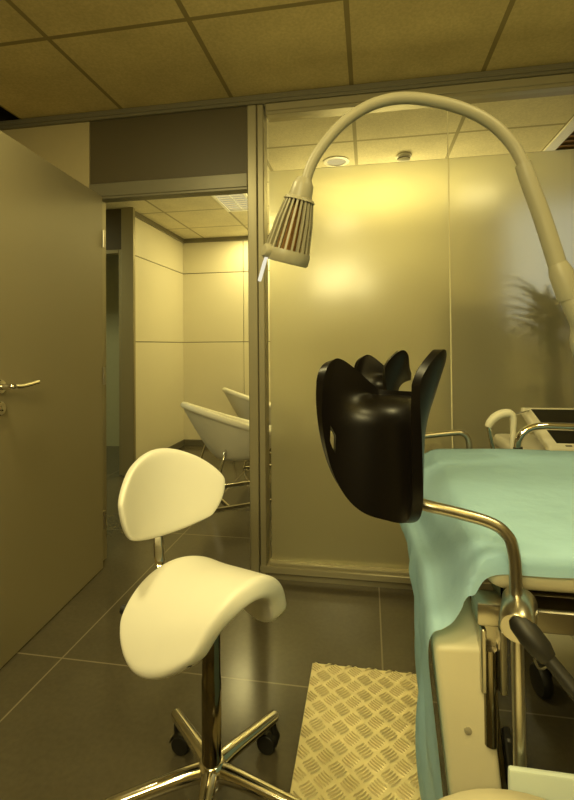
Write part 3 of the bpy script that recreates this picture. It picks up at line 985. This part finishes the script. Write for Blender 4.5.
bm = BM(); lathe(bm, [(.016, -.006), (.017, .0), (.0165, .016), (.012, .021), (.002, .022)], 24, frame_along(kc, kd)); obj('knob', bm, M['lamp'], hd)
bm = BM(); k2 = kc + kd * .012
tube(bm, [tuple(k2 + Vector((0, 0, -.012))) + (.0042,), tuple(k2 + Vector((-.006, -.002, -.030))) + (.0045,), tuple(k2 + Vector((-.017, -.004, -.070))) + (.0045,), tuple(k2 + Vector((-.0175, -.004, -.072))) + (.003,)], .0045, 12)
obj('handle_pin', bm, M['pin'], hd)

# ------------------------------------------------------------------ ultrasound machine behind the table
UO = Vector((.80, 1.82, 0))
um = thing('ultrasound_machine', 'cream ultrasound machine with tilted black screen and chrome handle behind the table', 'ultrasound machine', UO)
def uu(p): return (p[0] - UO.x, p[1] - UO.y, p[2] - UO.z) + tuple(p[3:])
bm = BM(); ux = lambda *a: box(bm, a[0] - UO.x, a[1] - UO.x, a[2] - UO.y, a[3] - UO.y, *a[4:])
ux(.56, 1.04, 1.56, 2.06, .10, .16, .02, 3); obj('base', bm, M['machine'], um)
bm = BM(); ux(.66, .94, 1.66, 2.00, .15, .74, .02, 3); obj('cabinet', bm, M['machine'], um)
bm = BM(); ux(.50, 1.08, 1.52, 2.04, .735, .785, .018, 3); obj('console', bm, M['machine'], um)
for (x, y) in ((.545, 1.66), (1.0, 1.62), (.60, 2.02), (1.0, 2.02)):
    bm = BM()
    lathe(bm, [(.008, -.018), (.044, -.016), (.05, -.008), (.05, .008), (.044, .016), (.008, .018)], 24, frame_along((x - UO.x, y - UO.y, .05), (1, .2, 0)))
    tube(bm, [(x - UO.x + .02, y - UO.y, .05), (x - UO.x + .022, y - UO.y, .105)], .012, 10)
    obj('castor', bm, M['rubber'], um)
# tilted screen
y0s, z0s, y1s, z1s = 1.58, .826, 1.86, .916
tl = math.atan2(z1s - z0s, y1s - y0s); ln = math.hypot(z1s - z0s, y1s - y0s)
SM = Matrix.Translation((.555 - UO.x, y0s - UO.y, z0s)) @ Matrix.Rotation(tl, 4, 'X')
bm = BM(); box(bm, 0, .46, 0, ln, -.03, 0, .008, 3, SM); sc = obj('screen_housing', bm, M['machine'], um)
bm = BM(); box(bm, .030, .43, .028, ln - .022, -.002, .0015, 0, 1, SM); obj('screen', bm, M['screen'], sc)
bm = BM(); box(bm, .10, .36, .10, .16, -.09, -.02, .008, 2, SM); obj('screen_mount', bm, M['machine'], um)
bm = BM()
for k in range(6):
    box(bm, .05 + k * .03, .068 + k * .03, .008, .014, -.001, .002, 0, 1, SM)
obj('button', bm, M['soil'], sc)
bm = BM(); tube(bm, smooth_path([uu(p) for p in [(.452, 1.53, .77), (.447, 1.53, .83), (.452, 1.53, .862), (.475, 1.53, .888), (.515, 1.53, .900), (.60, 1.53, .900), (.92, 1.53, .898), (.96, 1.53, .88), (.97, 1.53, .83), (.97, 1.53, .77)]], 8), .0115, 16)
obj('push_handle', bm, M['chrome'], um)
bm = BM(); tube(bm, [uu((.452, 1.53, .79)), uu((.4475, 1.53, .835))], .0135, 14); obj('handle_grip', bm, M['rubber'], um)
bm = BM(); ux(.43, .56, 1.525, 1.60, .745, .775, .006, 2); obj('handle_mount', bm, M['machine'], um)
bm = BM(); tube(bm, smooth_path([uu(p) for p in [(.372, 1.57, .888, .010), (.380, 1.57, .905, .0125), (.402, 1.57, .925, .0135), (.432, 1.57, .933, .0130), (.446, 1.57, .918, .0105), (.446, 1.57, .87, .0085), (.442, 1.57, .78, .0085)]], 7), .01, 16)
obj('probe_arm', bm, M['machine'], um)
bm = BM(); tube(bm, smooth_path([uu(p) for p in [(.374, 1.57, .895), (.378, 1.57, .86), (.388, 1.57, .81), (.40, 1.57, .765)]], 5), .0075, 12); tube(bm, [uu((.40, 1.57, .766)), uu((.51, 1.58, .766))], .0075, 12)
tube(bm, [uu((.44, 1.57, .925)), uu((.50, 1.66, .922)), uu((.58, 1.84, .905))], .003, 8)
obj('probe_bracket', bm, M['chrome'], um)
bm = BM(); tube(bm, smooth_path([uu(p) for p in [(.53, 1.62, .74), (.49, 1.50, .50), (.52, 1.46, .40), (.60, 1.52, .46), (.66, 1.62, .60)]], 8), .0032, 8)
tube(bm, smooth_path([uu(p) for p in [(.60, 1.54, .74), (.575, 1.48, .45), (.62, 1.5, .20), (.64, 1.56, .15)]], 8), .0032, 8)
tube(bm, smooth_path([uu(p) for p in [(.52, 1.60, .74), (.455, 1.49, .42), (.48, 1.50, .20), (.56, 1.60, .15)]], 8), .0032, 8)
obj('cable', bm, M['lampwhite'], um)

# ------------------------------------------------------------------ lights
WARM = (1.0, .855, .38)
AMBER = (1.0, .845, .33)
def area(name, loc, size, power, col=WARM, rot=(0, 0, 0), sy=None, spread=PI):
    l = bpy.data.lights.new(name, 'AREA'); l.energy = power; l.color = col; l.size = size; l.spread = spread
    if sy: l.shape = 'RECTANGLE'; l.size_y = sy
    o = link(bpy.data.objects.new(name, l)); o.location = loc; o.rotation_euler = rot
    return o
area('next_room_light', (-1.2, 4.75, HC - .03), .5, 14, AMBER)
area('next_room_ceiling_fill', (.1, 4.0, 1.75), .8, 33, AMBER, (PI, 0, 0))  # added fill without a fixture, brightens the next room's ceiling
area('corridor_light', (-3.6, 3.1, HC - .03), .5, 26, (.95, .92, .48))
area('window_light', (1.85, 4.5, 1.95), 1.2, 3, (.80, .88, .85), (math.radians(-90), 0, 0))
area('room_lamp', (-.29, -.75, 1.90), .62, 21, WARM, (math.radians(62), 0, 0), .32)
area('room_ceiling_fill', (.4, -.5, 1.7), .5, 31, AMBER, (PI, 0, 0))  # added unseen fill behind the camera, lifts our ceiling
area('room_light', (-.25, -.15, HC - .03), .30, 14)
area('room_light', (.9, .55, HC - .03), .30, 9)
area('room_light', (-1.0, 1.0, HC - .03), .16, 14)
w = bpy.data.worlds.new('world'); S.world = w
w.use_nodes = True
w.node_tree.nodes['Background'].inputs[0].default_value = (1, .82, .45, 1)
w.node_tree.nodes['Background'].inputs[1].default_value = .03
S.view_settings.view_transform = 'Standard'
S.view_settings.look = 'None'
S.view_settings.exposure = 0
S.cycles.use_denoising = True
S.cycles.max_bounces = 14
S.cycles.transmission_bounces = 10
S.cycles.sample_clamp_indirect = 6
